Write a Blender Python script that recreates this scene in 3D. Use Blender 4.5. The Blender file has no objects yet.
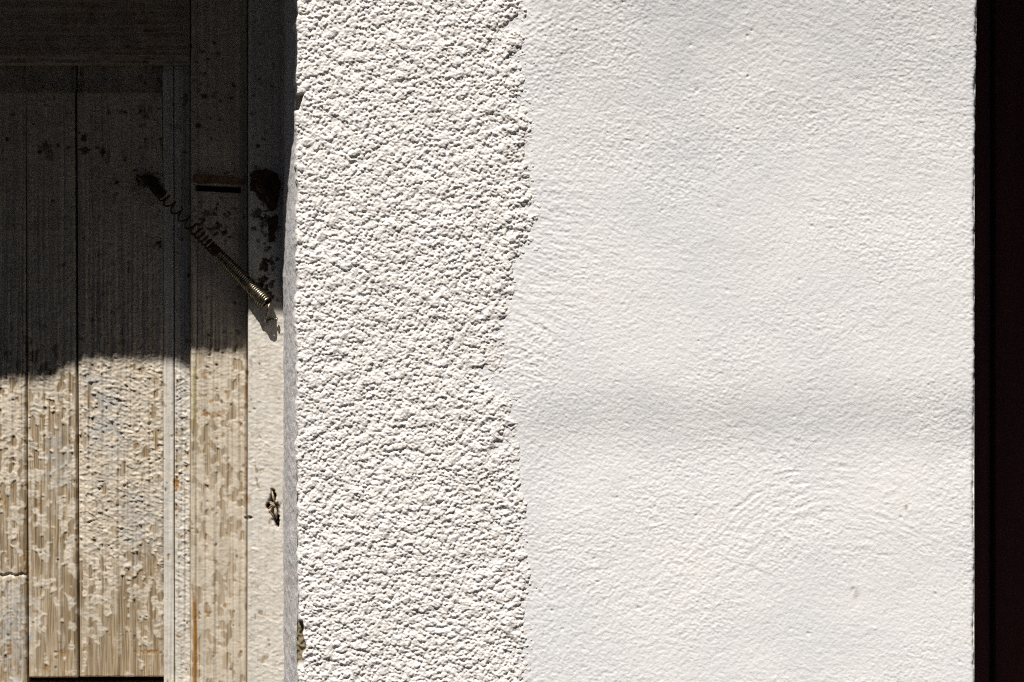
import bpy, bmesh, math, random
import numpy as np
from mathutils import Vector

# ------------------------------------------------------------------ camera, sky, sun, exposure
P = 0.00125            # metres per picture pixel at the wall face (y = 0)
LENS = 70.0
D = 1024 * LENS / 36   # camera distance in those pixels
EYE = 1.60
SUN_DIR = Vector((0.40, 1.0, -2.0))
sc = bpy.context.scene
col = sc.collection

cam_d = bpy.data.cameras.new('camera'); cam_d.lens = LENS; cam_d.sensor_width = 36
cam_d.clip_start = 0.05; cam_d.clip_end = 1000
cam = bpy.data.objects.new('camera', cam_d); col.objects.link(cam)
cam.location = (0, -D * P, EYE); cam.rotation_euler = (math.radians(90), 0, 0)
sc.camera = cam

world = bpy.data.worlds.new('World'); sc.world = world; world.use_nodes = True
wn = world.node_tree
for n in list(wn.nodes): wn.nodes.remove(n)
sky = wn.nodes.new('ShaderNodeTexSky'); sky.sky_type = 'NISHITA'; sky.sun_disc = False
sky.sun_elevation = math.atan2(2.0, math.hypot(0.4, 1.0))
sky.sun_rotation = math.atan2(-0.4, -1.0)
sky.altitude = 900; sky.air_density = 0.35; sky.dust_density = 0.1; sky.ozone_density = 1.0
bg = wn.nodes.new('ShaderNodeBackground'); bg.inputs[1].default_value = 0.05
wo = wn.nodes.new('ShaderNodeOutputWorld')
wn.links.new(sky.outputs[0], bg.inputs[0]); wn.links.new(bg.outputs[0], wo.inputs[0])

sun_d = bpy.data.lights.new('sun', 'SUN'); sun_d.energy = 5.0; sun_d.angle = math.radians(0.7)
sun_d.color = (1.0, 0.97, 0.935)
sun = bpy.data.objects.new('sun', sun_d); col.objects.link(sun)
sun.rotation_euler = SUN_DIR.to_track_quat('-Z', 'Y').to_euler(); sun.location = (-1.5, -4, 8)

vs = sc.view_settings
vs.view_transform = 'Standard'; vs.look = 'None'; vs.gamma = 1.0; vs.use_curve_mapping = False
vs.exposure = 0.50

sc.cycles.use_denoising = False       # keep the fine grain of plaster and wood
sc.cycles.use_adaptive_sampling = False
sc.cycles.filter_width = 1.15
sc.cycles.caustics_reflective = False; sc.cycles.caustics_refractive = False
try: sc.cycles.sampling_pattern = 'BLUE_NOISE'
except Exception: pass

# ------------------------------------------------------------------ helpers
rng = np.random.default_rng(11)
random.seed(5)

def W(px, py, dep=0.0):
    """picture position at a depth (in pixels behind the wall face) -> metres"""
    s = 1 + dep / D
    return ((px - 512) * s * P, dep * P, EYE - (py - 341) * s * P)

def gn(shape, sx, sy, seed):
    """unit gaussian noise with correlation lengths sx, sy in samples"""
    r = np.random.default_rng(seed)
    f = np.fft.rfft2(r.standard_normal(shape))
    ky = np.fft.fftfreq(shape[0])[:, None]; kx = np.fft.rfftfreq(shape[1])[None, :]
    f *= np.exp(-2 * math.pi**2 * ((kx * sx)**2 + (ky * sy)**2))
    a = np.fft.irfft2(f, s=shape)
    return (a - a.mean()) / a.std()

def sst(a, b, x):
    t = np.clip((x - a) / (b - a), 0, 1)
    return t * t * (3 - 2 * t)

class Raster:
    def __init__(s, x0, x1, y0, y1, st):
        s.x0, s.y0, s.st = x0, y0, st
        s.nx = int((x1 - x0) / st) + 1; s.ny = int((y1 - y0) / st) + 1
        s.shape = (s.ny, s.nx)
        s.X, s.Y = np.meshgrid(x0 + np.arange(s.nx) * st, y0 + np.arange(s.ny) * st)
    def n(s, sx, sy, seed): return gn(s.shape, sx / s.st, sy / s.st, seed)
    def rot(s, sx, sy, ang, seed):
        big = gn((1500, 1500), sx / s.st, sy / s.st, seed)
        c, q = math.cos(ang), math.sin(ang)
        u = (s.X * c + s.Y * q) / s.st; v = (-s.X * q + s.Y * c) / s.st
        return big[np.mod(v.astype(int), 1500), np.mod(u.astype(int), 1500)]
    def sample(s, F, X, Y):
        u = (X - s.x0) / s.st; v = (Y - s.y0) / s.st
        mu, mv = s.nx - 1, s.ny - 1
        u = np.abs(np.mod(u + mu, 2 * mu) - mu); u = np.where((X < s.x0) | (X > s.x0 + mu * s.st), u, np.clip((X - s.x0) / s.st, 0, mu))
        v = np.abs(np.mod(v + mv, 2 * mv) - mv); v = np.where((Y < s.y0) | (Y > s.y0 + mv * s.st), v, np.clip((Y - s.y0) / s.st, 0, mv))
        u = np.clip(np.abs(u), 0, mu - 1e-3); v = np.clip(np.abs(v), 0, mv - 1e-3)
        i = u.astype(int); j = v.astype(int); fu = u - i; fv = v - j
        return ((F[j, i] * (1 - fu) + F[j, i + 1] * fu) * (1 - fv) + (F[j + 1, i] * (1 - fu) + F[j + 1, i + 1] * fu) * fv)

def axis(a, b, lo, hi, fine, rough):
    """coordinates from a to b: fine steps inside [lo, hi], rough outside"""
    out = [a]
    while out[-1] < b - 1e-6:
        x = out[-1]
        if x < lo - 1e-6: nx = min(x + rough, lo)
        elif x < hi - 1e-6: nx = x + fine
        else: nx = x + rough
        out.append(min(nx, b))
    return np.array(out)

def link(name, me, m, parent=None):
    o = bpy.data.objects.new(name, me); col.objects.link(o)
    if m: me.materials.append(m)
    if parent: o.parent = parent
    return o

def grid(name, V, m, parent=None, attrs=None, keep=None, flip=False):
    """V: (ny, nx, 3) metres -> one smooth mesh; keep: (ny-1, nx-1) bool"""
    ny, nx = V.shape[:2]
    idx = np.arange(ny * nx).reshape(ny, nx)
    q = np.stack([idx[:-1, :-1], idx[1:, :-1], idx[1:, 1:], idx[:-1, 1:]], -1)
    q = q[keep] if keep is not None else q.reshape(-1, 4)
    if flip: q = q[:, ::-1]
    v = V.reshape(-1, 3)
    used = np.unique(q); remap = np.zeros(len(v), int); remap[used] = np.arange(len(used))
    v = v[used]; q = remap[q]
    me = bpy.data.meshes.new(name)
    me.vertices.add(len(v)); me.vertices.foreach_set('co', v.astype(np.float32).ravel())
    me.loops.add(q.size); me.loops.foreach_set('vertex_index', q.ravel().astype(np.int32))
    me.polygons.add(len(q)); me.polygons.foreach_set('loop_start', np.arange(0, q.size, 4, dtype=np.int32))
    me.polygons.foreach_set('use_smooth', np.ones(len(q), bool))
    me.update(calc_edges=True)
    for k, a in (attrs or {}).items():
        at = me.attributes.new(k, 'FLOAT', 'POINT'); at.data.foreach_set('value', a.ravel()[used].astype(np.float32))
    return link(name, me, m, parent)

def mesh(name, verts, faces, m, parent=None, smooth=False):
    me = bpy.data.meshes.new(name); me.from_pydata([tuple(v) for v in verts], [], faces); me.update()
    if smooth: me.polygons.foreach_set('use_smooth', [True] * len(me.polygons))
    return link(name, me, m, parent)

def box(name, x0, x1, y0, y1, z0, z1, m, parent=None, bevel=0.0):
    bm = bmesh.new(); bmesh.ops.create_cube(bm, size=1)
    for v in bm.verts:
        v.co = ((x0 + x1) / 2 + v.co.x * (x1 - x0), (y0 + y1) / 2 + v.co.y * (y1 - y0), (z0 + z1) / 2 + v.co.z * (z1 - z0))
    if bevel: bmesh.ops.bevel(bm, geom=bm.edges[:], offset=bevel, segments=2, affect='EDGES')
    me = bpy.data.meshes.new(name); bm.to_mesh(me); bm.free()
    return link(name, me, m, parent)

def tube(name, pts, rad, m, parent=None, sides=7, close=True):
    pts = [Vector(p) for p in pts]; n = len(pts)
    rad = rad if hasattr(rad, '__len__') else [rad] * n
    verts, faces = [], []
    t = (pts[1] - pts[0]).normalized(); nrm = t.orthogonal().normalized()
    for i, p in enumerate(pts):
        t = (pts[min(i + 1, n - 1)] - pts[max(i - 1, 0)]).normalized()
        nrm = (nrm - t * nrm.dot(t)).normalized(); b = t.cross(nrm)
        for k in range(sides):
            a = 2 * math.pi * k / sides
            verts.append(p + (nrm * math.cos(a) + b * math.sin(a)) * rad[i])
    for i in range(n - 1):
        for k in range(sides):
            k2 = (k + 1) % sides
            faces.append((i * sides + k, i * sides + k2, (i + 1) * sides + k2, (i + 1) * sides + k))
    if close:
        faces.append(tuple(range(sides))[::-1]); faces.append(tuple((n - 1) * sides + k for k in range(sides)))
    return mesh(name, verts, faces, m, parent, True)

def empty(name, loc, label, cat):
    o = bpy.data.objects.new(name, None); col.objects.link(o); o.location = loc; o.empty_display_size = 0.05
    o['label'] = label; o['category'] = cat; o['kind'] = 'thing'
    bpy.context.view_layer.update()
    return o

def adopt(root, objs=None):
    """keep world placement of the parts although the root stands at its base"""
    for c in [x for x in bpy.data.objects if x.parent == root]:
        c.matrix_parent_inverse = root.matrix_world.inverted()

# ------------------------------------------------------------------ materials
class NT:
    def __init__(s, name):
        s.m = bpy.data.materials.new(name); s.m.use_nodes = True; s.t = s.m.node_tree
        s.b = s.t.nodes['Principled BSDF']; s.out = s.t.nodes['Material Output']
        s.co = s.t.nodes.new('ShaderNodeTexCoord').outputs['Object']
    def node(s, typ, **kw):
        n = s.t.nodes.new(typ)
        for k, v in kw.items(): setattr(n, k, v)
        return n
    def put(s, sock, v):
        if isinstance(v, bpy.types.NodeSocket): s.t.links.new(v, sock)
        else: sock.default_value = v
    def attr(s, name): return s.node('ShaderNodeAttribute', attribute_name=name).outputs['Fac']
    def noise(s, scale, detail=4, rough=0.6, stretch=None):
        n = s.node('ShaderNodeTexNoise'); n.inputs['Scale'].default_value = scale
        n.inputs['Detail'].default_value = detail; n.inputs['Roughness'].default_value = rough
        if stretch:
            mp = s.node('ShaderNodeMapping'); mp.inputs['Scale'].default_value = stretch
            s.t.links.new(s.co, mp.inputs[0]); s.t.links.new(mp.outputs[0], n.inputs['Vector'])
        else: s.t.links.new(s.co, n.inputs['Vector'])
        return n.outputs['Fac']
    def ramp(s, v, a, b, lo=0.0, hi=1.0):
        n = s.node('ShaderNodeMapRange'); n.interpolation_type = 'SMOOTHSTEP'
        s.put(n.inputs[0], v)
        for i, x in enumerate((a, b, lo, hi)): n.inputs[i + 1].default_value = x
        return n.outputs[0]
    def math(s, op, a, b=0.0):
        n = s.node('ShaderNodeMath', operation=op); s.put(n.inputs[0], a); s.put(n.inputs[1], b)
        return n.outputs[0]
    def mix(s, f, a, b, typ='MIX'):
        n = s.node('ShaderNodeMix', data_type='RGBA', blend_type=typ); s.put(n.inputs[0], f)
        for k, v in ((6, a), (7, b)):
            s.put(n.inputs[k], v if isinstance(v, bpy.types.NodeSocket) else (*v, 1) if len(v) == 3 else v)
        return n.outputs[2]
    def bump(s, h, strength, dist):
        n = s.node('ShaderNodeBump'); n.inputs['Strength'].default_value = strength; n.inputs['Distance'].default_value = dist
        s.t.links.new(h, n.inputs['Height']); s.t.links.new(n.outputs[0], s.b.inputs['Normal'])
    def done(s, colour, rough, spec=0.3, metal=0.0):
        s.put(s.b.inputs['Base Color'], colour if isinstance(colour, bpy.types.NodeSocket) else (*colour, 1))
        s.put(s.b.inputs['Roughness'], rough); s.b.inputs['Specular IOR Level'].default_value = spec
        s.put(s.b.inputs['Metallic'], metal)
        return s.m

def mat_smooth():
    t = NT('white_plaster')
    c = t.mix(t.ramp(t.noise(7, 5), 0.35, 0.7), (0.82, 0.795, 0.76), (0.75, 0.74, 0.725))
    c = t.mix(t.ramp(t.noise(42, 4), 0.52, 0.75, 0, 0.5), c, (0.80, 0.77, 0.73))
    c = t.mix(t.ramp(t.noise(420, 2), 0.70, 0.80, 0, 0.55), c, (0.42, 0.37, 0.31))
    c = t.mix(t.attr('stain'), c, (0.40, 0.31, 0.23))
    c = t.mix(t.math('MULTIPLY', t.attr('soot'), t.ramp(t.noise(30, 6, 0.7), 0.3, 0.7)), c, (0.55, 0.56, 0.57))
    t.bump(t.math('ADD', t.noise(640, 4, 0.75), t.math('MULTIPLY', t.noise(1100, 2, 0.7), 0.7)), 0.45, 0.0008)
    return t.done(c, 0.9, 0.15)

def mat_coarse():
    t = NT('roughcast_render')
    c = t.mix(t.ramp(t.noise(16, 5), 0.38, 0.66), (0.84, 0.795, 0.745), (0.79, 0.745, 0.70))
    c = t.mix(t.ramp(t.noise(260, 3), 0.50, 0.72, 0, 0.30), c, (0.66, 0.57, 0.47))
    c = t.mix(t.ramp(t.noise(420, 2), 0.58, 0.72, 0, 0.55), c, (0.38, 0.285, 0.20))
    c = t.mix(t.attr('bare'), c, t.mix(t.noise(300, 4), (0.33, 0.27, 0.17), (0.12, 0.09, 0.05)))
    t.bump(t.noise(1000, 3, 0.7), 0.6, 0.0012)
    return t.done(c, 0.92, 0.12)

def mat_cement():
    t = NT('grey_cement')
    c = t.mix(t.ramp(t.noise(480, 5, 0.8), 0.38, 0.62), (0.30, 0.29, 0.287), (0.76, 0.745, 0.735))
    c = t.mix(t.ramp(t.noise(600, 3), 0.6, 0.72, 0, 0.8), c, (0.16, 0.15, 0.15))
    c = t.mix(t.ramp(t.noise(30, 4), 0.4, 0.7, 0, 0.5), c, (0.52, 0.47, 0.42))
    t.bump(t.noise(700, 4, 0.75), 0.7, 0.0012)
    return t.done(c, 0.92, 0.15)

def mat_wood(name, paint=(0.64, 0.57, 0.465), paint2=(0.53, 0.475, 0.385), horizontal=False):
    t = NT(name)
    st = (1, 1, 0.025) if not horizontal else (0.025, 1, 1)
    g = t.noise(620, 5, 0.7, st); g2 = t.noise(110, 4, 0.65, st)
    bare = t.mix(t.ramp(g, 0.38, 0.62), (0.165, 0.112, 0.058), (0.50, 0.39, 0.245))
    bare = t.mix(t.ramp(g2, 0.45, 0.7, 0, 0.65), bare, (0.44, 0.365, 0.265))
    bare = t.mix(t.ramp(t.noise(14, 4), 0.5, 0.72, 0, 0.6), bare, (0.24, 0.17, 0.10))
    pc = t.mix(t.ramp(t.noise(38, 5), 0.36, 0.64), paint, paint2)
    pc = t.mix(t.ramp(t.noise(130, 5, 0.7), 0.50, 0.70, 0, 0.55), pc, (0.42, 0.335, 0.235))
    pc = t.mix(t.ramp(t.noise(520, 3), 0.66, 0.76, 0, 0.8), pc, (0.11, 0.075, 0.045))
    c = t.mix(t.attr('paint'), bare, pc)
    c = t.mix(t.math('MULTIPLY', t.attr('grey'), t.ramp(t.noise(60, 4), 0.35, 0.6)), c, (0.43, 0.415, 0.385))
    c = t.mix(t.attr('rust'), c, t.mix(t.noise(180, 4), (0.20, 0.085, 0.018), (0.42, 0.22, 0.05)))
    c = t.mix(t.attr('moss'), c, (0.33, 0.27, 0.07))
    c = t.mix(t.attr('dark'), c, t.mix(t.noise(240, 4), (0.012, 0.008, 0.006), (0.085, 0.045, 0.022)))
    rnd_ = t.node('ShaderNodeObjectInfo').outputs['Random']
    c = t.mix(t.ramp(rnd_, 0, 1, 0.0, 0.35), c, (0.80, 0.72, 0.62), 'MULTIPLY')
    t.bump(t.math('ADD', t.noise(700, 3, 0.6, st), t.math('MULTIPLY', t.noise(900, 3), 0.6)), 0.35, 0.0007)
    return t.done(c, t.ramp(t.attr('paint'), 0, 1, 0.85, 0.62), 0.25)

def mat_plain(name, a, b, scale=60, rough=0.6, spec=0.3, metal=0.0, bump=0.3, dist=0.0006, stretch=None):
    t = NT(name)
    n = t.noise(scale, 5, 0.65, stretch)
    t.bump(t.noise(scale * 4, 4, 0.7, stretch), bump, dist)
    return t.done(t.mix(t.ramp(n, 0.35, 0.65), a, b), rough, spec, metal)

M_SMOOTH, M_COARSE, M_CEMENT = mat_smooth(), mat_coarse(), mat_cement()
M_DOOR = mat_wood('weathered_painted_wood')
M_WHITE = mat_wood('weathered_white_strip', (0.64, 0.60, 0.53), (0.55, 0.515, 0.45))
M_FRAME = mat_wood('weathered_frame_paint', (0.66, 0.615, 0.54), (0.58, 0.54, 0.47))
M_RAIL = mat_wood('weathered_rail_wood', (0.40, 0.34, 0.26), (0.30, 0.24, 0.17), True)
M_BACK = mat_plain('old_dark_boards', (0.03, 0.022, 0.015), (0.06, 0.045, 0.03), 40, 0.9, 0.1, stretch=(1, 1, 0.05))
M_SPRING = mat_plain('aged_brass_steel', (0.36, 0.31, 0.22), (0.12, 0.10, 0.07), 220, 0.34, 0.5, 1.0, 0.15, 0.0002)
M_RUST = mat_plain('rusty_iron', (0.035, 0.018, 0.010), (0.10, 0.05, 0.024), 170, 0.85, 0.2, 0.0, 0.8, 0.001)
M_LATCH = mat_plain('rust_stained_bar', (0.16, 0.085, 0.04), (0.27, 0.17, 0.09), 120, 0.85, 0.2, 0.0, 0.6, 0.001)
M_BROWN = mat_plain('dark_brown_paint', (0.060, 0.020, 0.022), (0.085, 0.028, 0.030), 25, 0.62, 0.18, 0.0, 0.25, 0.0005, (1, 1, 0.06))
M_TIMBER = mat_plain('canopy_timber', (0.16, 0.11, 0.07), (0.27, 0.20, 0.13), 60, 0.85, 0.15, stretch=(1, 0.1, 1))
M_STONE = mat_plain('brown_stone', (0.105, 0.108, 0.115), (0.18, 0.183, 0.19), 3, 0.9, 0.15, 0.0, 0.6, 0.02)
M_TILE = mat_plain('roof_tile', (0.28, 0.12, 0.07), (0.36, 0.18, 0.11), 6, 0.9, 0.15)
M_GROUND = mat_plain('street_asphalt', (0.040, 0.040, 0.041), (0.062, 0.061, 0.060), 45, 0.9, 0.2, 0.0, 0.5, 0.003)

# ------------------------------------------------------------------ ground
mesh('ground', [(-300, -300, 0), (300, -300, 0), (300, 300, 0), (-300, 300, 0)], [(0, 1, 2, 3)], M_GROUND)['kind'] = 'structure'

# ------------------------------------------------------------------ house wall
TOP_Y, BOT_Y = -720, 341 + EYE / P          # wall top and ground in pixels
wall = empty('house_wall', (0, 0, 0), 'white house wall, rough stucco beside the door, smooth plaster to its right', 'wall')
R = Raster(280, 992, -28, 712, 0.65)
X, Y = R.X, R.Y

# --- smooth plaster height field (pixels, towards the street)
hs = (0.155 * R.n(0.62, 0.55, 1) + 0.05 * R.n(1.3, 1.05, 2)) * (0.75 + 0.5 * sst(-0.6, 1.2, R.n(28, 24, 9)))
w1 = sst(-0.4, 0.9, R.n(45, 45, 3)); w2 = sst(-0.2, 1.0, R.n(50, 40, 4)); w3 = sst(-0.2, 1.0, R.n(40, 50, 5))
near = sst(700, 525, X)
rough = 0.12 + 0.13 * near * sst(430, 250, Y) + 0.06 * near
hs = hs * (0.72 + 0.38 * near)
hs += rough * (0.30 * w1 * R.rot(3.6, 0.9, 0.10, 6) + 0.32 * w2 * R.rot(4.2, 0.9, -0.55, 7) + 0.30 * w3 * R.rot(4, 0.95, 0.50, 8))
def arcs(cx, cy, r0, r1, a0, a1, amp, seed, soft=0.18):
    dx, dy = X - cx, cy - Y
    r = np.hypot(dx, dy) + 2.2 * R.n(9, 9, seed); a = np.arctan2(dy, dx)
    rr = np.random.default_rng(seed); n1 = np.convolve(rr.standard_normal(900), [.3, 1, .3], 'same'); n1 = np.clip(n1 / n1.std(), -1.3, 1.3)
    prof = np.interp(r, np.arange(900) * 1.25, n1)
    win = sst(r0 - 12, r0 + 8, r) * sst(r1 + 8, r1 - 10, r) * sst(a0 - soft, a0 + soft, a) * sst(a1 + soft, a1 - soft, a)
    return amp * prof * win * sst(-1.1, 0.5, R.n(6, 4, seed + 1) * 1.2)
hs += arcs(835, 600, 78, 150, 1.45, 2.75, 0.16, 21)
hs += arcs(900, 720, 175, 275, 1.85, 2.55, 0.10, 25)
hs += arcs(760, 640, 60, 130, 1.9, 2.9, 0.08, 37)
hs += arcs(700, 700, 120, 190, 0.9, 2.0, 0.10, 23)
hs += arcs(600, 250, 60, 110, -2.6, -1.2, 0.07, 27)
hs += arcs(660, 60, 55, 130, 2.6, 3.14, 0.11, 29)
hs += arcs(640, 190, 60, 100, -0.9, 0.5, 0.06, 31)
hs += arcs(815, 225, 15, 42, 0.4, 2.7, 0.07, 33)
hs += arcs(845, 640, 90, 135, 0.7, 1.5, 0.12, 35)
# slow undulation: a shallow step below the middle and an overhanging lean near the top
yy = np.arange(-760, 1700, 1.0)
slope = 0.082 * np.exp(-((yy - 416) / 31)**2) * 1.0 - 0.020 * np.exp(-((yy - 480) / 36)**2)
slope = slope + 0.095 * (1 - sst(-40, 260, yy)) * (yy > -200)
slope = slope - 0.012 * sst(300, 700, yy)
prof = -np.cumsum(slope)            # going down the wall the face falls back
prof -= np.interp(300, yy, prof)
und = np.interp(Y, yy, prof)
und_full = lambda yv: np.interp(yv, yy, prof)
band = sst(505, 560, X)
hs += 0.22 * R.n(60, 50, 41) + 0.10 * R.n(16, 13, 42)
# odd pits and pimples
for k in range(70):
    cx, cy = rng.uniform(525, 970), rng.uniform(-20, 705); rr = rng.uniform(0.8, 1.9); am = rng.choice([-1.0, 0.45, -0.7])
    hs += am * np.exp(-((X - cx)**2 + (Y - cy)**2) / (rr * rr))
stain = np.zeros(R.shape)
for cx, cy, ax, ay, v in ((857, 598, 3.0, 6, .35), (853, 590, 2, 3, .3), (907, 509, 1.3, 3.2, .75), (545, 330, 2, 1.5, .3), (936, 594, 1.2, 1.2, .6)):
    stain = np.maximum(stain, v * np.exp(-((X - cx) / ax)**2 - ((Y - cy) / ay)**2))
    hs -= 0.8 * np.exp(-((X - cx) / ax)**2 - ((Y - cy) / ay)**2)
soot = np.zeros(R.shape)
for cx, cy, ax_, ay_, v in ((690, 40, 60, 70, .34), (705, 200, 50, 60, .42), (640, 20, 30, 60, .34), (760, 110, 90, 50, .2), (560, 150, 30, 80, .24), (860, 40, 90, 30, .22), (600, 60, 50, 40, .2)):
    soot = np.maximum(soot, v * np.exp(-((X - cx) / ax_)**2 - ((Y - cy) / ay_)**2))
soot = np.clip(soot * (1 + 0.5 * R.n(14, 16, 53)), 0, 1)
# right arris: rounded and slightly ragged
edge = 975.0 + 0.45 * R.n(3, 12, 51)[:, :1] + 0.25 * R.n(3, 2.0, 52)[:, :1]
t_ = np.clip((X - (edge - 4.0)) / 4.0, 0, 1)
hs -= 5.0 * (1 - np.sqrt(np.clip(1 - t_**2, 0, 1)))

SM_LEVEL = 0.0
xs = axis(462, 975.6, 484, 975.6, 0.9, 1.4); ys = axis(TOP_Y, BOT_Y, -16, 698, 0.9, 8)
GX, GY = np.meshgrid(xs, ys)
H = R.sample(hs, GX, GY) + und_full(GY) * sst(480, 560, GX)
V = np.stack([(GX - 512) * P, -H * P, EYE - (GY - 341) * P], -1)
V[..., 2] = np.maximum(V[..., 2], 0.0)
grid('smooth_plaster', V, M_SMOOTH, wall, {'stain': R.sample(stain, GX, GY), 'soot': R.sample(soot, GX, GY)})

# --- coarse roughcast: lumps thrown on the wall, ending along a ragged line
by = [-40, 0, 60, 100, 130, 160, 200, 235, 265, 300, 330, 360, 385, 420, 455, 490, 515, 540, 570, 600, 640, 720]
bx_ = [521, 522, 524, 524, 528, 524, 537, 534, 522, 516, 513, 511, 512, 517, 521, 520, 531, 527, 532, 528, 529, 525]
xb = lambda y: np.interp(y, by, bx_)
lump = np.full(R.shape, -0.2)
def stamp(cx, cy, r, h, e, ang):
    m = int(r * 1.6 / R.st) + 2
    i0 = int((cx - R.x0) / R.st); j0 = int((cy - R.y0) / R.st)
    a, b = max(i0 - m, 0), min(i0 + m + 1, R.nx); c, d = max(j0 - m, 0), min(j0 + m + 1, R.ny)
    if a >= b or c >= d: return
    dx = X[c:d, a:b] - cx; dy = Y[c:d, a:b] - cy
    u = (dx * math.cos(ang) + dy * math.sin(ang)) / (r * e); v = (-dx * math.sin(ang) + dy * math.cos(ang)) / r
    q = 1 - u * u - v * v
    np.maximum(lump[c:d, a:b], np.where(q > 0, h * np.sqrt(np.maximum(q, 0)), -0.2), out=lump[c:d, a:b])
soft_n = R.n(16, 14, 60)
for k in range(27000):
    cx, cy = rng.uniform(282, 560), rng.uniform(-28, 712)
    over = cx - xb(cy) - rng.normal(0, 6.0) + 4 - (rng.exponential(11) if rng.random() < 0.06 else 0)
    if over > 0: continue
    r = rng.uniform(1.0, 2.0) if rng.random() < 0.88 else (rng.uniform(2.4, 3.6) if rng.random() < 0.93 else rng.uniform(3.6, 5.2))
    damp = 1.0 - 0.75 * math.exp(-((cy - 345) / 60)**2) * float(sst(-60, -5, np.array(cx - xb(cy)))) - 0.25 * float(sst(-14, 0, np.array(cx - xb(cy))))
    stamp(cx, cy, r, (0.9 + 0.75 * r * rng.uniform(0.55, 1.15)) * damp, rng.uniform(0.9, 1.25), rng.uniform(-1.5, 1.5))
dxb = X - np.interp(Y, by, bx_) - 3.2 * R.n(4, 4, 65) - 2.5 * R.n(12, 10, 70)
wid = 16 + 12 * np.exp(-((Y - 345) / 60)**2)
base = 0.9 - 2.1 * sst(-wid, 7, dxb) - 1.6 * sst(0.6, 1.5, R.n(5, 3.5, 75)) * sst(-55, -12, dxb)
lump = 2.4 * (1 - np.exp(-np.maximum(lump, 0) / 2.4))
grit = 0.25 * R.n(0.62, 0.58, 61) + 0.13 * R.n(1.5, 1.3, 62) + 0.26 * R.n(5, 5, 63)
hc = base + lump * (0.83 + 0.25 * sst(-wid, 0, dxb)) + grit * (1 - 0.6 * sst(-6, 8, dxb)) + 0.5 * R.n(40, 40, 64) * sst(0, -20, dxb) - 5 * sst(30, 40, dxb)
# left arris rolls back towards the door
ledge = 296.6 + 0.8 * R.n(3, 4, 66)[:, :1] + np.interp(Y, [0, 100, 300, 682], [-1.0, 0.0, 0.0, 2.0])
roll = np.clip((ledge + 2.0 - X) / 3.0, 0, 2.2)
hc -= 5.5 * roll**2
# chipped notch near the top and the missing patch low down
bare = np.zeros(R.shape)
def notch(poly_fn, depth, bval):
    global hc, bare
    mk = poly_fn
    hc = np.where(mk > 0.01, np.minimum(hc, hc * (1 - mk) + (-depth + 0.8 * R.n(1.2, 1.2, 67)) * mk), hc)
    bare = np.maximum(bare, mk * bval)
tri = sst(0, 1.6, (304.5 - (Y - 94) * 0.32) - X) * sst(93, 95, Y) * sst(113, 108, Y)
notch(tri, 9, 0.35)
pat = sst(0, 1.5, 304.5 + 1.2 * R.n(2, 4, 68) - X) * sst(619, 623, Y) * sst(669, 660, Y)
notch(pat, 6, 1.0)
xs = axis(290, 546, 290, 540, 0.66, 1.2); ys = axis(TOP_Y, BOT_Y, -18, 700, 0.66, 6)
GX, GY = np.meshgrid(xs, ys)
H = R.sample(hc, GX, GY) + und_full(GY) * sst(480, 560, GX)
V = np.stack([(GX - 512) * P, -H * P, EYE - (GY - 341) * P], -1); V[..., 2] = np.maximum(V[..., 2], 0.0)
kq = (GX < 546)[:-1, :-1]
grid('roughcast', V, M_COARSE, wall, {'bare': R.sample(bare, GX, GY)}, keep=kq)

# --- grey cement reveal between roughcast and door frame (splayed, rounded)
dd = np.concatenate([np.arange(6, 60, 1.2), np.arange(60, 124, 2.0)]); ys = axis(TOP_Y + 380, BOT_Y, -22, 704, 1.2, 8)
DD, GY = np.meshgrid(dd, ys)
px_at = np.interp(DD, [0, 6, 12, 25, 53, 80, 107, 130], [298.5, 297.3, 295.6, 291.6, 286.8, 285.0, 283.6, 283.0])
rn = np.random.default_rng(71)
n2 = gn(DD.shape, 0.8, 0.8, 74) * 0.10 + gn(DD.shape, 3.0, 2.0, 72) * 0.2 + gn(DD.shape, 8, 14, 73) * 0.5
s_ = 1 + DD / D
wx = (px_at - 512) * s_ + n2
V = np.stack([wx * P, DD * P, EYE - (GY - 341) * P], -1); V[..., 2] = np.maximum(V[..., 2], 0.0)
grid('cement_reveal', V, M_CEMENT, wall)

# --- masonry behind and around the two openings
zT = EYE - (TOP_Y - 341) * P
xl = lambda p: (p - 512) * P
box('masonry', xl(316), xl(973), 12 * P, 0.60, 0.0, zT - 0.004, M_SMOOTH, wall)
V = np.zeros((2, 60, 3)); dd = np.linspace(4.4, 460, 60)
V[..., 0] = xl(975.3); V[..., 1] = dd * P; V[0, :, 2] = zT; V[1, :, 2] = 0
grid('plaster_reveal', V, M_SMOOTH, wall)
OPEN_L, OPEN_TOP, OPEN_R = -430, -60, 1560
zO = EYE - (OPEN_TOP - 341) * P
box('lintel', xl(OPEN_L), xl(306), 0.004, 0.60, zO, zT - 0.002, M_SMOOTH, wall, 0.004)
box('wall_face', xl(OPEN_L - 1400), xl(OPEN_L) - 0.001, 0.0, 0.60, 0.0, zT - 0.003, M_SMOOTH, wall, 0.004)
box('lintel', xl(976.5), xl(OPEN_R), 0.0, 0.60, zO + 0.16, zT - 0.002, M_SMOOTH, wall, 0.004)
box('wall_face', xl(OPEN_R) + 0.001, xl(OPEN_R + 1400), 0.0, 0.60, 0.0, zT - 0.003, M_SMOOTH, wall, 0.004)

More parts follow.
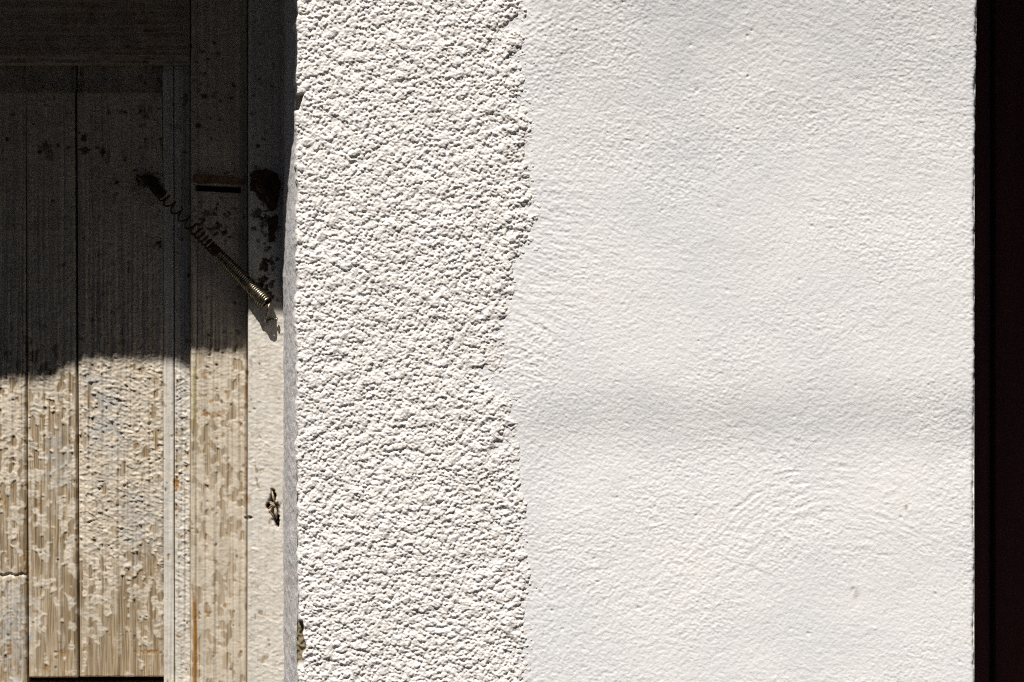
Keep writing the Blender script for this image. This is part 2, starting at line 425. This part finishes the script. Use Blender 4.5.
# ------------------------------------------------------------------ house added behind the camera, never in view (it keeps the low sky off the shaded door)
HY = -4.75
opp = empty('sky_blocking_house', (0, HY, 0), 'unseen stone house added behind the viewer to shade the door', 'house')
box('stone_wall', -9, 9, HY - 5.6, HY, 0, 7.2, M_STONE, opp)
for wx_ in (-6.5, -3.2, 0.4, 3.6, 6.8):
    for wz in (1.1, 4.2):
        f_ = box('window', wx_ - .5, wx_ + .5, HY - .002, HY + .05, wz, wz + 1.3, M_BROWN, opp, 0.004)
        box('sill', wx_ - .58, wx_ + .58, HY + .002, HY + .13, wz - .08, wz - .004, M_STONE, f_, 0.004)
mesh('roof', [(-9.2, HY + .2, 7.2), (9.2, HY + .2, 7.2), (9.2, HY - 2.8, 8.3), (-9.2, HY - 2.8, 8.3), (-9.2, HY - 5.8, 7.2), (9.2, HY - 5.8, 7.2), (-9.2, HY + .2, 7.05), (9.2, HY + .2, 7.05)], [(0, 1, 2, 3), (3, 2, 5, 4), (6, 7, 1, 0)], M_TILE, opp)
adopt(opp)

# ------------------------------------------------------------------ canopy above the door: its uneven boards throw the shadow on the door
can = empty('wooden_canopy', (xl(-100), 0, zO + 0.05), 'narrow board canopy above the old door, its shadow lying across the door', 'canopy')
PRO = 96
def lip(px):      # pixel row of the lower front edge, for a point px across (at the canopy's own distance)
    base = 98 - 2 * PRO
    # where this edge's shadow lands on the planks, about 92 px further right
    land = px + 0.4 * (PRO + 138) - 12
    return base + np.interp(land, [-500, -60, -20, 4, 26, 44, 120, 140, 163, 500],
                            [4, 6, 5, 4, -9, -15, -14, -12, 0, 0])
edges_px = [-470, -380, -300, -215, -140, -92, -66, -25, 20, 62, 80, 140, 200, 259.5]
for a, b in zip(edges_px[:-1], edges_px[1:]):
    n = 14; vs_, fs = [], []
    for i in range(n + 1):
        x = a + 0.4 + (b - a - 0.8) * i / n
        z = EYE - (lip(x) - 341) * P + 0.0006 * math.sin(x * 1.7) + 0.0004 * math.sin(x * 0.63)
        for (yv, zv) in ((-PRO * P, z), (-PRO * P + 0.006, z + 0.016), (-0.002, z + 0.05), (-0.002, z + 0.02)):
            sk = 38.5 * (1 + yv / (PRO * P)) * max(0.0, (x - 200) / 59.5)     # the last board's end is cut on the slant
            vs_.append((xl(x + sk), yv, zv))
    for i in range(n):
        for k in range(4):
            k2 = (k + 1) % 4
            fs.append((i * 4 + k, i * 4 + k2, i * 4 + 4 + k2, i * 4 + 4 + k))
    fs += [(0, 3, 2, 1), tuple(n * 4 + k for k in range(4))]
    mesh('canopy_board', vs_, fs, M_TIMBER, can)
adopt(can)

# ------------------------------------------------------------------ old wooden door
Q = Raster(-60, 312, -28, 712, 0.7)
X, Y = Q.X, Q.Y
grain = 0.95 * Q.n(0.62, 34, 101) + 0.45 * Q.n(1.7, 90, 102)
ripple = Q.n(1.25, 150, 103)
bl = Q.n(2.2, 1.35, 104); bl2 = Q.n(1.1, 0.8, 105)
crack = np.exp(-(Q.n(2.6, 2.2, 115) / 0.10)**2) * sst(-0.3, 0.8, Q.n(9, 12, 116))
worm = np.exp(-(Q.n(2.2, 1.4, 110) / 0.25)**2) * sst(-0.7, 0.5, Q.n(4, 4, 111)); worm2 = np.exp(-(Q.n(1.5, 1.0, 112) / 0.36)**2)
cover = Q.n(9, 22, 106) * 0.33 + Q.n(1.7, 2.8, 107) * 0.6
low = Q.n(2.2, 30, 108)
def ell(cx, cy, ax, ay, n=0.0):
    return np.clip(1.25 - np.hypot((X - cx) / ax, (Y - cy) / ay) * (1 + n * bl2 * 0.3), 0, 1)

FIELDS = {}
def field(kind):
    lit = sst(300, 400, Y)
    if kind == 'blister':        # thick curling paint that has fallen off towards the bottom
        bias = np.interp(Y, [-30, 90, 300, 360, 470, 540, 600, 720], [0.5, 0.6, 0.8, 1.05, 0.8, 0.45, -0.25, -0.5])
        amp = np.interp(Y, [0, 200, 350, 400, 540, 610, 720], [0.45, 0.55, 1.0, 1.1, 0.95, 0.5, 0.4])
    elif kind == 'flaking':
        bias = np.interp(Y, [-30, 300, 360, 440, 500, 720], [0.6, 0.7, 0.6, 0.3, -0.3, -0.65])
        amp = np.interp(Y, [0, 200, 350, 450, 510, 720], [0.4, 0.5, 0.8, 0.65, 0.4, 0.3])
    elif kind == 'strip':
        bias = 1.5 + 0 * Y; amp = 0.12 + 0 * Y
    elif kind == 'scaly':
        bias = 0.75 + 0 * Y; amp = np.interp(Y, [0, 300, 370, 520, 720], [0.35, 0.5, 1.0, 0.8, 0.55])
    elif kind == 'stile':
        bias = np.interp(Y, [-30, 300, 360, 430, 720], [0.7, 0.8, 0.7, 0.15, -0.15]) + 0.35 * sst(225, 243, X)
        amp = np.interp(Y, [0, 300, 350, 450, 720], [0.3, 0.35, 0.5, 0.22, 0.18])
    elif kind == 'frame':
        bias = 1.35 + 0 * Y; amp = 0.38 + 0 * Y
    elif kind == 'rail':
        bias = 0.1 + 0 * Y; amp = 0.25 + 0 * Y
    bias = bias + 0.9 * sst(350, 320, Y)
    m = sst(-0.13, 0.13, bias + cover + 0.25 * bl + 0.25 * (worm - 0.3))
    m = np.maximum(m, 0.55 * sst(0.2, 1.6, 0.9 * Q.n(0.9, 14, 113) + 0.6 * Q.n(2, 5, 114)))
    m = m * (1 - 0.75 * crack * sst(0.1, 0.4, amp))
    curl = sst(0.1, 0.5, m) * sst(0.98, 0.6, m)
    h = m * (0.16 + 0.22 * amp + amp * (1.25 * worm + 0.75 * worm2 + 0.35 * np.clip(bl, 0, 2) + 0.30 * bl2)) + 0.42 * amp * curl
    g = ripple * (0.95 if kind == 'stile' else 0.3) + grain * (0.72 if kind != 'frame' else 0.22)
    h = h * 0.75 + g * (1 - 0.42 * m)
    if kind == 'rail': h = 0.4 * m + 0.45 * Q.n(45, 0.8, 120) + 0.35 * Q.n(80, 1.8, 121) + 0.2 * bl2
    return h, (0.22 + 0.78 * m if kind in ('stile', 'frame', 'scaly') else 0.05 + 0.95 * m)
dark = np.zeros(Q.shape); rust = np.zeros(Q.shape); moss = np.zeros(Q.shape); grey = np.zeros(Q.shape); pit = np.zeros(Q.shape)
def mark(arr, cx, cy, ax, ay, v=1.0, deep=0.0, rag=1.0):
    global pit
    e = np.clip(1.35 * (1.0 - np.hypot((X - cx) / ax, (Y - cy) / ay) - rag * (0.30 * bl2 + 0.12 * bl)), 0, 1)
    np.maximum(arr, v * sst(0.0, 0.45, e), out=arr); pit += deep * sst(0.0, 0.6, e)
# splintered knot in the frame
for a in ((273.5, 497, 3.2, 9, 1, 7), (269, 506, 4, 3.5, 1, 5), (275.8, 512, 4.5, 11, .75, 4), (277.5, 521, 2.6, 8, 1, 8), (272, 503, 5.5, 5, .6, 2), (248.5, 518, 4.5, 2.2, .8, 2)): mark(dark, *a, rag=0.35)
# sockets and rust around the latch, small holes
for a in ((263, 266, 4.5, 7, .9, 4), (263, 281, 6, 9, .9, 3), (268, 296, 6, 4, .8, 2), (272, 232, 3.5, 12, .9, 3), (268, 222, 8, 5, .7, 2), (258, 214, 7, 6, .8, 2),
          (218, 226, 7, 4, .8, 1.5), (207, 213, 5, 3, .7, 1), (224, 232, 3, 2, .9, 1.5), (230, 237, 3, 2, .8, 1.5), (202, 219, 4, 2.5, .7, 1), (199, 224, 4, 3, .8, 1),
          (160, 243, 3.5, 5, .8, 1.5), (84, 137, 4, 4, .9, 1.5), (85, 150, 5, 3, .8, 1.5), (102, 152, 3, 3, .8, 1.5), (118, 182, 2.5, 3, .8, 1),
          (204, 96, 3, 3, .8, 1), (198, 125, 3, 3, .8, 1), (186, 97, 3, 8, .6, 1), (44, 148, 9, 5, .45, .5), (150, 178, 13, 8, .55, .8)): mark(dark, *a)
for cx, cy, n in ((135, 120, 26), (215, 90, 30), (60, 115, 18), (220, 300, 25), (262, 140, 10)):
    for k in range(n):
        mark(dark, rng.normal(cx, 22 if cx != 262 else 7), rng.normal(cy, 40), rng.uniform(1, 2.6), rng.uniform(0.9, 2.4), rng.uniform(.4, .9), 0.8)
dark = np.maximum(dark, sst(194, 196, X) * sst(242, 239, X) * sst(184.2, 185.4, Y - (X - 195) * 0.05) * sst(191.2, 190, Y - (X - 195) * 0.05))  # shade inside the slot below the latch bar, painted dark into the wood
for k in range(60):
    mark(dark, 266 + rng.normal(0, 7), rng.uniform(165, 300), rng.uniform(1, 3.2), rng.uniform(1, 3.6), rng.uniform(.5, 1), 0.9)
    mark(dark, 215 + rng.normal(0, 14), 222 + rng.normal(0, 12), rng.uniform(0.8, 2.2), rng.uniform(0.8, 2), rng.uniform(.4, .9), 0.6)
# knot with rings
kr = np.hypot((X - 50) / 1.0, (Y - 155) / 1.25)
pit += 0.7 * np.cos(kr * 1.5) * sst(9, 3, kr); dark = np.maximum(dark, 0.55 * sst(6, 3, kr))
# rust run, moss and stains on the stile and strips
run = sst(2.6, 1.2, np.abs(X - 194.5 - 0.6 * Q.n(2, 20, 131))) * sst(0.0, 0.8, Q.n(3, 26, 132) + 0.4 + 0.8 * sst(560, 600, Y)) * sst(540, 575, Y)
rust = np.maximum(rust, run)
moss = np.maximum(moss, 0.75 * sst(1.9, 0.7, np.abs(X - 195)) * sst(362, 370, Y) * sst(560, 420, Y) * sst(-0.6, 0.6, Q.n(1, 12, 133) + .5))
for a in ((204, 414, 4, 3.5, .8, .5), (214, 415, 5, 3, .5, 0), (222, 414, 4, 3, .5, 0), (176, 483, 3.3, 9, .95, .6), (225, 605, 2, 3, .8, .3), (209, 613, 2.5, 3.5, .8, .3),
          (246, 390, 1.5, 22, .7, 0), (246, 480, 1.3, 30, .6, 0), (45, 668, 5, 4, .5, 0), (10, 651, 3, 5, .8, .2), (26.5, 565, 2.2, 12, .8, 0), (150, 652, 14, 2.0, .6, .4), (60, 653, 8, 3, .5, .2), (204, 376, 3, 3, .6, 0)):
    mark(rust, *a)
for k in range(70):
    mark(rust, rng.uniform(0, 246), rng.uniform(380, 680), rng.uniform(0.9, 2.4), rng.uniform(0.8, 2.6), rng.uniform(.4, .9), 0.2)
for k in range(90):
    mark(dark, rng.uniform(0, 280), rng.uniform(360, 680), rng.uniform(0.7, 1.7), rng.uniform(0.7, 2.0), rng.uniform(.4, .9), 0.6)
mark(grey, 106, 428, 22, 60, 1.0); mark(grey, 92, 380, 14, 30, .7); mark(grey, 60, 460, 16, 40, .6); mark(grey, 12, 640, 16, 60, .9); mark(grey, 140, 520, 26, 40, .7); mark(grey, 180, 400, 8, 40, .5)

doorway = empty('old_doorway', (xl(-60), 107 * P, 0.0), 'weathered plank door with peeling cream paint in its jambs, upper half in shadow', 'door')
def pivot(name, parent):
    o = bpy.data.objects.new(name, None); col.objects.link(o); o.parent = parent; o.empty_display_size = 0.05
    o.matrix_parent_inverse = parent.matrix_world.inverted(); bpy.context.view_layer.update()
    return o
door = pivot('door', doorway)
def board(name, x0, x1, y0, y1, dep, kind, m, parent, thick=22, step=0.85, lean=0.0, shape=None, rnd=1.6):
    """a carved board: relief on its face, rounded arrises and real sides; x0..y1 in picture pixels at depth dep"""
    xs = axis(x0, x1, -30, 320, step, 5); ys = axis(y0, y1, -20, 700, step, 8)
    GX, GY = np.meshgrid(xs, ys)
    if kind not in FIELDS: FIELDS[kind] = field(kind)
    h, mk = FIELDS[kind]
    H = Q.sample(h - pit, GX, GY)
    if shape is not None: H = H + shape(GX, GY)
    ex = np.minimum(GX - x0, x1 - GX); ey = np.minimum(GY - y0, y1 - GY); e = np.clip(np.minimum(ex, ey) / rnd, 0, 1)
    H = H * (0.3 + 0.7 * e) - rnd * (1 - np.sqrt(np.clip(1 - (1 - e)**2, 0, 1)))
    s = 1 + dep / D
    wob = lean * (GY - 341) / 341.0
    V = np.stack([(GX + wob - 512) * s * P, (dep - H) * P, EYE - (GY - 341) * s * P], -1)
    # skirt: continue the border backwards to give the board its thickness
    B = V.copy(); B[..., 1] = (dep + thick) * P
    ny, nx = GX.shape
    V2 = np.concatenate([B[:1], V, B[-1:]], 0)
    L = np.concatenate([B[:1, :1], B[:, :1], B[-1:, :1]], 0); Rr = np.concatenate([B[:1, -1:], B[:, -1:], B[-1:, -1:]], 0)
    V2 = np.concatenate([L, V2, Rr], 1)
    V2[..., 2] = np.maximum(V2[..., 2], 0.012)
    padg = lambda A: np.pad(A, 1, mode='edge')
    GXp, GYp = padg(GX), padg(GY)
    at = {'paint': Q.sample(mk, GXp, GYp)}
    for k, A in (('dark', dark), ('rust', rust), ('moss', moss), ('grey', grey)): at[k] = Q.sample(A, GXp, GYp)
    return grid(name, V2, m, parent, at)

pan = lambda gx, gy: -9 * sst(93, 90.5, gy)        # sunk margin under the top rail
splA = lambda gx, gy: -2.2 * np.exp(-((gy - 575 - 1.0 * np.sin(gx * .5)) / 1.3)**2)
board('plank', -95, 26.2, 62, 690, 141, 'flaking', M_DOOR, door, lean=0.4, shape=lambda a, b: pan(a, b) + splA(a, b) + 0.6)
board('plank', 27.0, 75.8, 62, 677.5, 141, 'flaking', M_DOOR, door, lean=1.8, shape=pan)
board('plank', 78.0, 163.6, 62, 677, 140, 'blister', M_DOOR, door, lean=1.6, shape=lambda a, b: pan(a, b) - 1.2 * sst(82.5, 80, a) * 1)
board('moulding', 163.2, 173.4, 64, 690, 139.3, 'strip', M_WHITE, door, lean=0.6, rnd=0.9, thick=24)
board('moulding', 174.5, 190.2, 64, 690, 139.5, 'scaly', M_WHITE, door, lean=0.5, rnd=1.0)
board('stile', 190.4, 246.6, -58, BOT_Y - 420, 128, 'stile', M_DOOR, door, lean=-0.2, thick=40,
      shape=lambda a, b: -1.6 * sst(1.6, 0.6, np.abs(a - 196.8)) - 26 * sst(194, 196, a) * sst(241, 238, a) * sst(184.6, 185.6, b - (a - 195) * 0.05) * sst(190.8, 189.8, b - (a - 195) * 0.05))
board('rail', -330, 189.6, -58, 63.5, 127, 'rail', M_RAIL, door, thick=40, shape=lambda a, b: -3.0 * sst(57, 63, b + 1.5 * np.sin(a * .11)))
board('rail', -330, 189.6, 686, 900, 129, 'rail', M_RAIL, door, thick=40)
board('stile', -390, -334, -58, BOT_Y - 420, 128, 'stile', M_DOOR, door, thick=40)
board('plank', -330, -215, 62, 677, 139, 'flaking', M_DOOR, door)
board('plank', -213, -97, 62, 677, 139, 'flaking', M_DOOR, door)
a_ = W(-392, 0, 170); b_ = W(246, 0, 170)
box('backing_board', a_[0], b_[0], 168 * P, 190 * P, 0.02, W(0, -58, 170)[2], M_BACK, door)
for x0 in (-330, -200, -70, 60):
    board('plank', x0, x0 + 129, 902, 1560, 139, 'flaking', M_DOOR, door)
# latch bar across the stile, with its worn slot below
def lump_plate(name, outline, dep0, thick, m, parent, jag=0.6, seed=1):
    r = random.Random(seed); n = len(outline); vs_ = []
    for k, (dd_, ins) in enumerate(((dep0, 0.0), (dep0 - thick * .7, 0.4), (dep0 - thick, 1.6))):
        cx = sum(p[0] for p in outline) / n; cy = sum(p[1] for p in outline) / n
        for (x, y) in outline:
            l = math.hypot(x - cx, y - cy); f = 1 - ins / max(l, 3)
            vs_.append(W(cx + (x - cx) * f + r.uniform(-jag, jag), cy + (y - cy) * f + r.uniform(-jag, jag), dd_ + r.uniform(-.3, .3)))
    fs = []
    for k in range(2):
        for i in range(n): fs.append((k * n + i, (k + 1) * n + i, (k + 1) * n + (i + 1) % n, k * n + (i + 1) % n))
    fs.append(tuple(2 * n + i for i in range(n))[::-1])
    return mesh(name, vs_, fs, m, parent)
def dense(pts, step=3.0):
    out = []
    for (a, b) in zip(pts, pts[1:] + pts[:1]):
        n = max(1, int(math.hypot(b[0] - a[0], b[1] - a[1]) / step))
        out += [(a[0] + (b[0] - a[0]) * i / n, a[1] + (b[1] - a[1]) * i / n) for i in range(n)]
    return out
lb = lump_plate('latch_bar', dense([(193, 175), (206, 174.5), (240, 178), (246, 179.5), (246, 183.5), (236, 184.4), (194, 182.8)]), 128, 4.5, M_LATCH, door, 0.35, 3)
lb['label'] = 'rusty brown latch bar'

# ------------------------------------------------------------------ door frame
fr = pivot('frame', doorway)
fr['label'] = 'cream painted jamb with a splintered hole'
board('jamb', 247.6, 288, -70, BOT_Y, 107, 'frame', M_FRAME, fr, thick=70, lean=-0.6, rnd=2.2)
board('jamb', -432, -394, -70, BOT_Y, 107, 'frame', M_FRAME, fr, thick=70)
a_ = W(-394, 0, 115); b_ = W(247, 0, 115)
box('frame_head', a_[0] + .002, b_[0] - .002, 109 * P, 190 * P, W(0, -60, 118)[2] + .002, W(0, -96, 118)[2] + .002, M_BACK, fr, 0.002)
kp = lump_plate('latch_keeper', dense([(250, 174), (256, 170), (268, 169.5), (277, 173), (280, 184), (279, 197), (276, 209), (270, 212), (266, 204), (259, 199), (256, 192), (250, 190)], 2.5), 107, 5, M_RUST, fr, 0.7, 8)
kp['label'] = 'rusty broken latch keeper'
lump_plate('keeper_fragment', dense([(253, 179), (258, 178), (263, 187), (262, 193), (257, 190)], 2.5), 102, 3, M_LATCH, fr, 0.5, 31)
lump_plate('keeper_fragment', dense([(266, 192), (269, 190), (271, 197), (269, 203), (266, 200)], 2.5), 102, 3, M_LATCH, fr, 0.5, 33)
pts = [W(253, 181, 102), W(257, 183, 98), W(262, 188, 97), W(268, 194, 98), W(273, 201, 101), W(275, 207, 105)]
tube('keeper_staple', pts, [2.4 * P, 3 * P, 3 * P, 2.6 * P, 2.6 * P, 2 * P], M_RUST, fr)
kp2 = lump_plate('rust_scale', dense([(268, 219), (277, 214), (279, 221), (275, 234), (270, 238), (269, 230)], 2.5), 106.5, 2.0, M_RUST, fr, 0.6, 12)
# splinters standing in the broken hole
for i, q in enumerate((((272, 491), (274.5, 504), 1.3), ((270, 503), (276, 507), 1.5), ((275, 506), (276.5, 519), 1.8), ((268, 509), (274, 503), 1.0))):
    (xa, ya), (xc, yc), r = q
    tube('splinter', [W(xa, ya, 105.5), W((xa + xc) / 2, (ya + yc) / 2, 102.8), W(xc, yc, 104.5)], [r * .5 * P, r * P, r * .35 * P], M_DOOR, fr, 5)

# ------------------------------------------------------------------ coil spring hung across the door edge
spring = empty('door_spring', W(268, 306, 100), 'stretched coil spring slung diagonally across the door edge, its lower end lit', 'spring')
A = Vector(W(150, 182, 128)); Bv = Vector(W(267, 303, 96))
ax = (Bv - A); L = ax.length; ax.normalize()
up = Vector((0, -1, 0)); u_ = (up - ax * up.dot(ax)).normalized(); v_ = ax.cross(u_)
pts, pos, th = [], 0.0, 0.0
Lp = L / P
SEG = 16
while pos < Lp:
    t = pos / Lp
    pitch = np.interp(t, [0, .10, .13, .17, .34, .40, .50, .54, .55, 1], [2.6, 3.2, 7, 11.5, 11.0, 6.0, 5.0, 3.2, 2.45, 2.4])
    rad = np.interp(t, [0, .05, .14, .35, .55, .80, .90, .93, .955, 1], [3.2, 5.2, 5.6, 5.6, 5.0, 5.9, 7.0, 6.6, 8.2, 5.6])
    sag = 1.5 * math.sin(math.pi * t)
    c = A + ax * (pos * P) + Vector((0, 0, -sag * P))
    pts.append(c + (u_ * math.cos(th) + v_ * math.sin(th)) * rad * P)
    th += 2 * math.pi / SEG; pos += pitch / SEG
coil = tube('coil', pts, [(1.1 + 0.2 * sst(0.3, 0.5, np.array(k / len(pts)))) * P for k in range(len(pts))], M_SPRING, spring, 6)
coil.data.materials.append(M_RUST)
nq = (len(pts) - 1) * 6; mi = [0] * len(coil.data.polygons)
for i in range(nq):
    if i / nq < 0.40: mi[i] = 1
coil.data.polygons.foreach_set('material_index', mi)
hook = [pts[-1], Vector(W(268.5, 307, 92)), Vector(W(268, 310, 92)), Vector(W(266.8, 314, 94)), Vector(W(265.5, 318, 97)), Vector(W(265.2, 321, 101)), Vector(W(267, 322, 104)), Vector(W(269, 319.5, 105))]
tube('end_hook', hook, 1.45 * P, M_SPRING, spring, 7)
hook = [pts[0], Vector(W(147, 181, 127)), Vector(W(143, 178.5, 128)), Vector(W(138, 176, 131)), Vector(W(136.5, 179, 133)), Vector(W(138, 182, 137))]
tube('end_hook', hook, 1.2 * P, M_RUST, spring, 7)
adopt(spring)
nail = empty('spring_nail', W(270, 319, 107), 'small bent nail in the jamb holding the lower end of the spring', 'nail')
tube('shank', [W(270.5, 319, 110), W(270.5, 319, 103.5), W(272.5, 319, 102), W(276, 319.5, 101.5)], 1.1 * P, M_SPRING, nail, 7)
tube('head', [W(276, 319.5, 101.6), W(277.2, 319.8, 101.4)], 2.3 * P, M_SPRING, nail, 10)
adopt(nail)
stp = empty('spring_staple', W(146, 181, 137), 'dark rusted staple fixing the upper end of the spring to the plank', 'staple')
lump_plate('plate', dense([(140, 177), (148, 174), (158, 178), (161, 186), (154, 189), (146, 186)], 2.5), 138.5, 4.0, M_RUST, stp, 0.6, 22)
tube('bow', [W(150, 176, 136), W(151, 177, 128), W(153, 181, 125), W(155, 186, 129), W(155, 187, 136)], 1.6 * P, M_RUST, stp, 7)
adopt(stp)

# ------------------------------------------------------------------ dark brown door in the right-hand recess
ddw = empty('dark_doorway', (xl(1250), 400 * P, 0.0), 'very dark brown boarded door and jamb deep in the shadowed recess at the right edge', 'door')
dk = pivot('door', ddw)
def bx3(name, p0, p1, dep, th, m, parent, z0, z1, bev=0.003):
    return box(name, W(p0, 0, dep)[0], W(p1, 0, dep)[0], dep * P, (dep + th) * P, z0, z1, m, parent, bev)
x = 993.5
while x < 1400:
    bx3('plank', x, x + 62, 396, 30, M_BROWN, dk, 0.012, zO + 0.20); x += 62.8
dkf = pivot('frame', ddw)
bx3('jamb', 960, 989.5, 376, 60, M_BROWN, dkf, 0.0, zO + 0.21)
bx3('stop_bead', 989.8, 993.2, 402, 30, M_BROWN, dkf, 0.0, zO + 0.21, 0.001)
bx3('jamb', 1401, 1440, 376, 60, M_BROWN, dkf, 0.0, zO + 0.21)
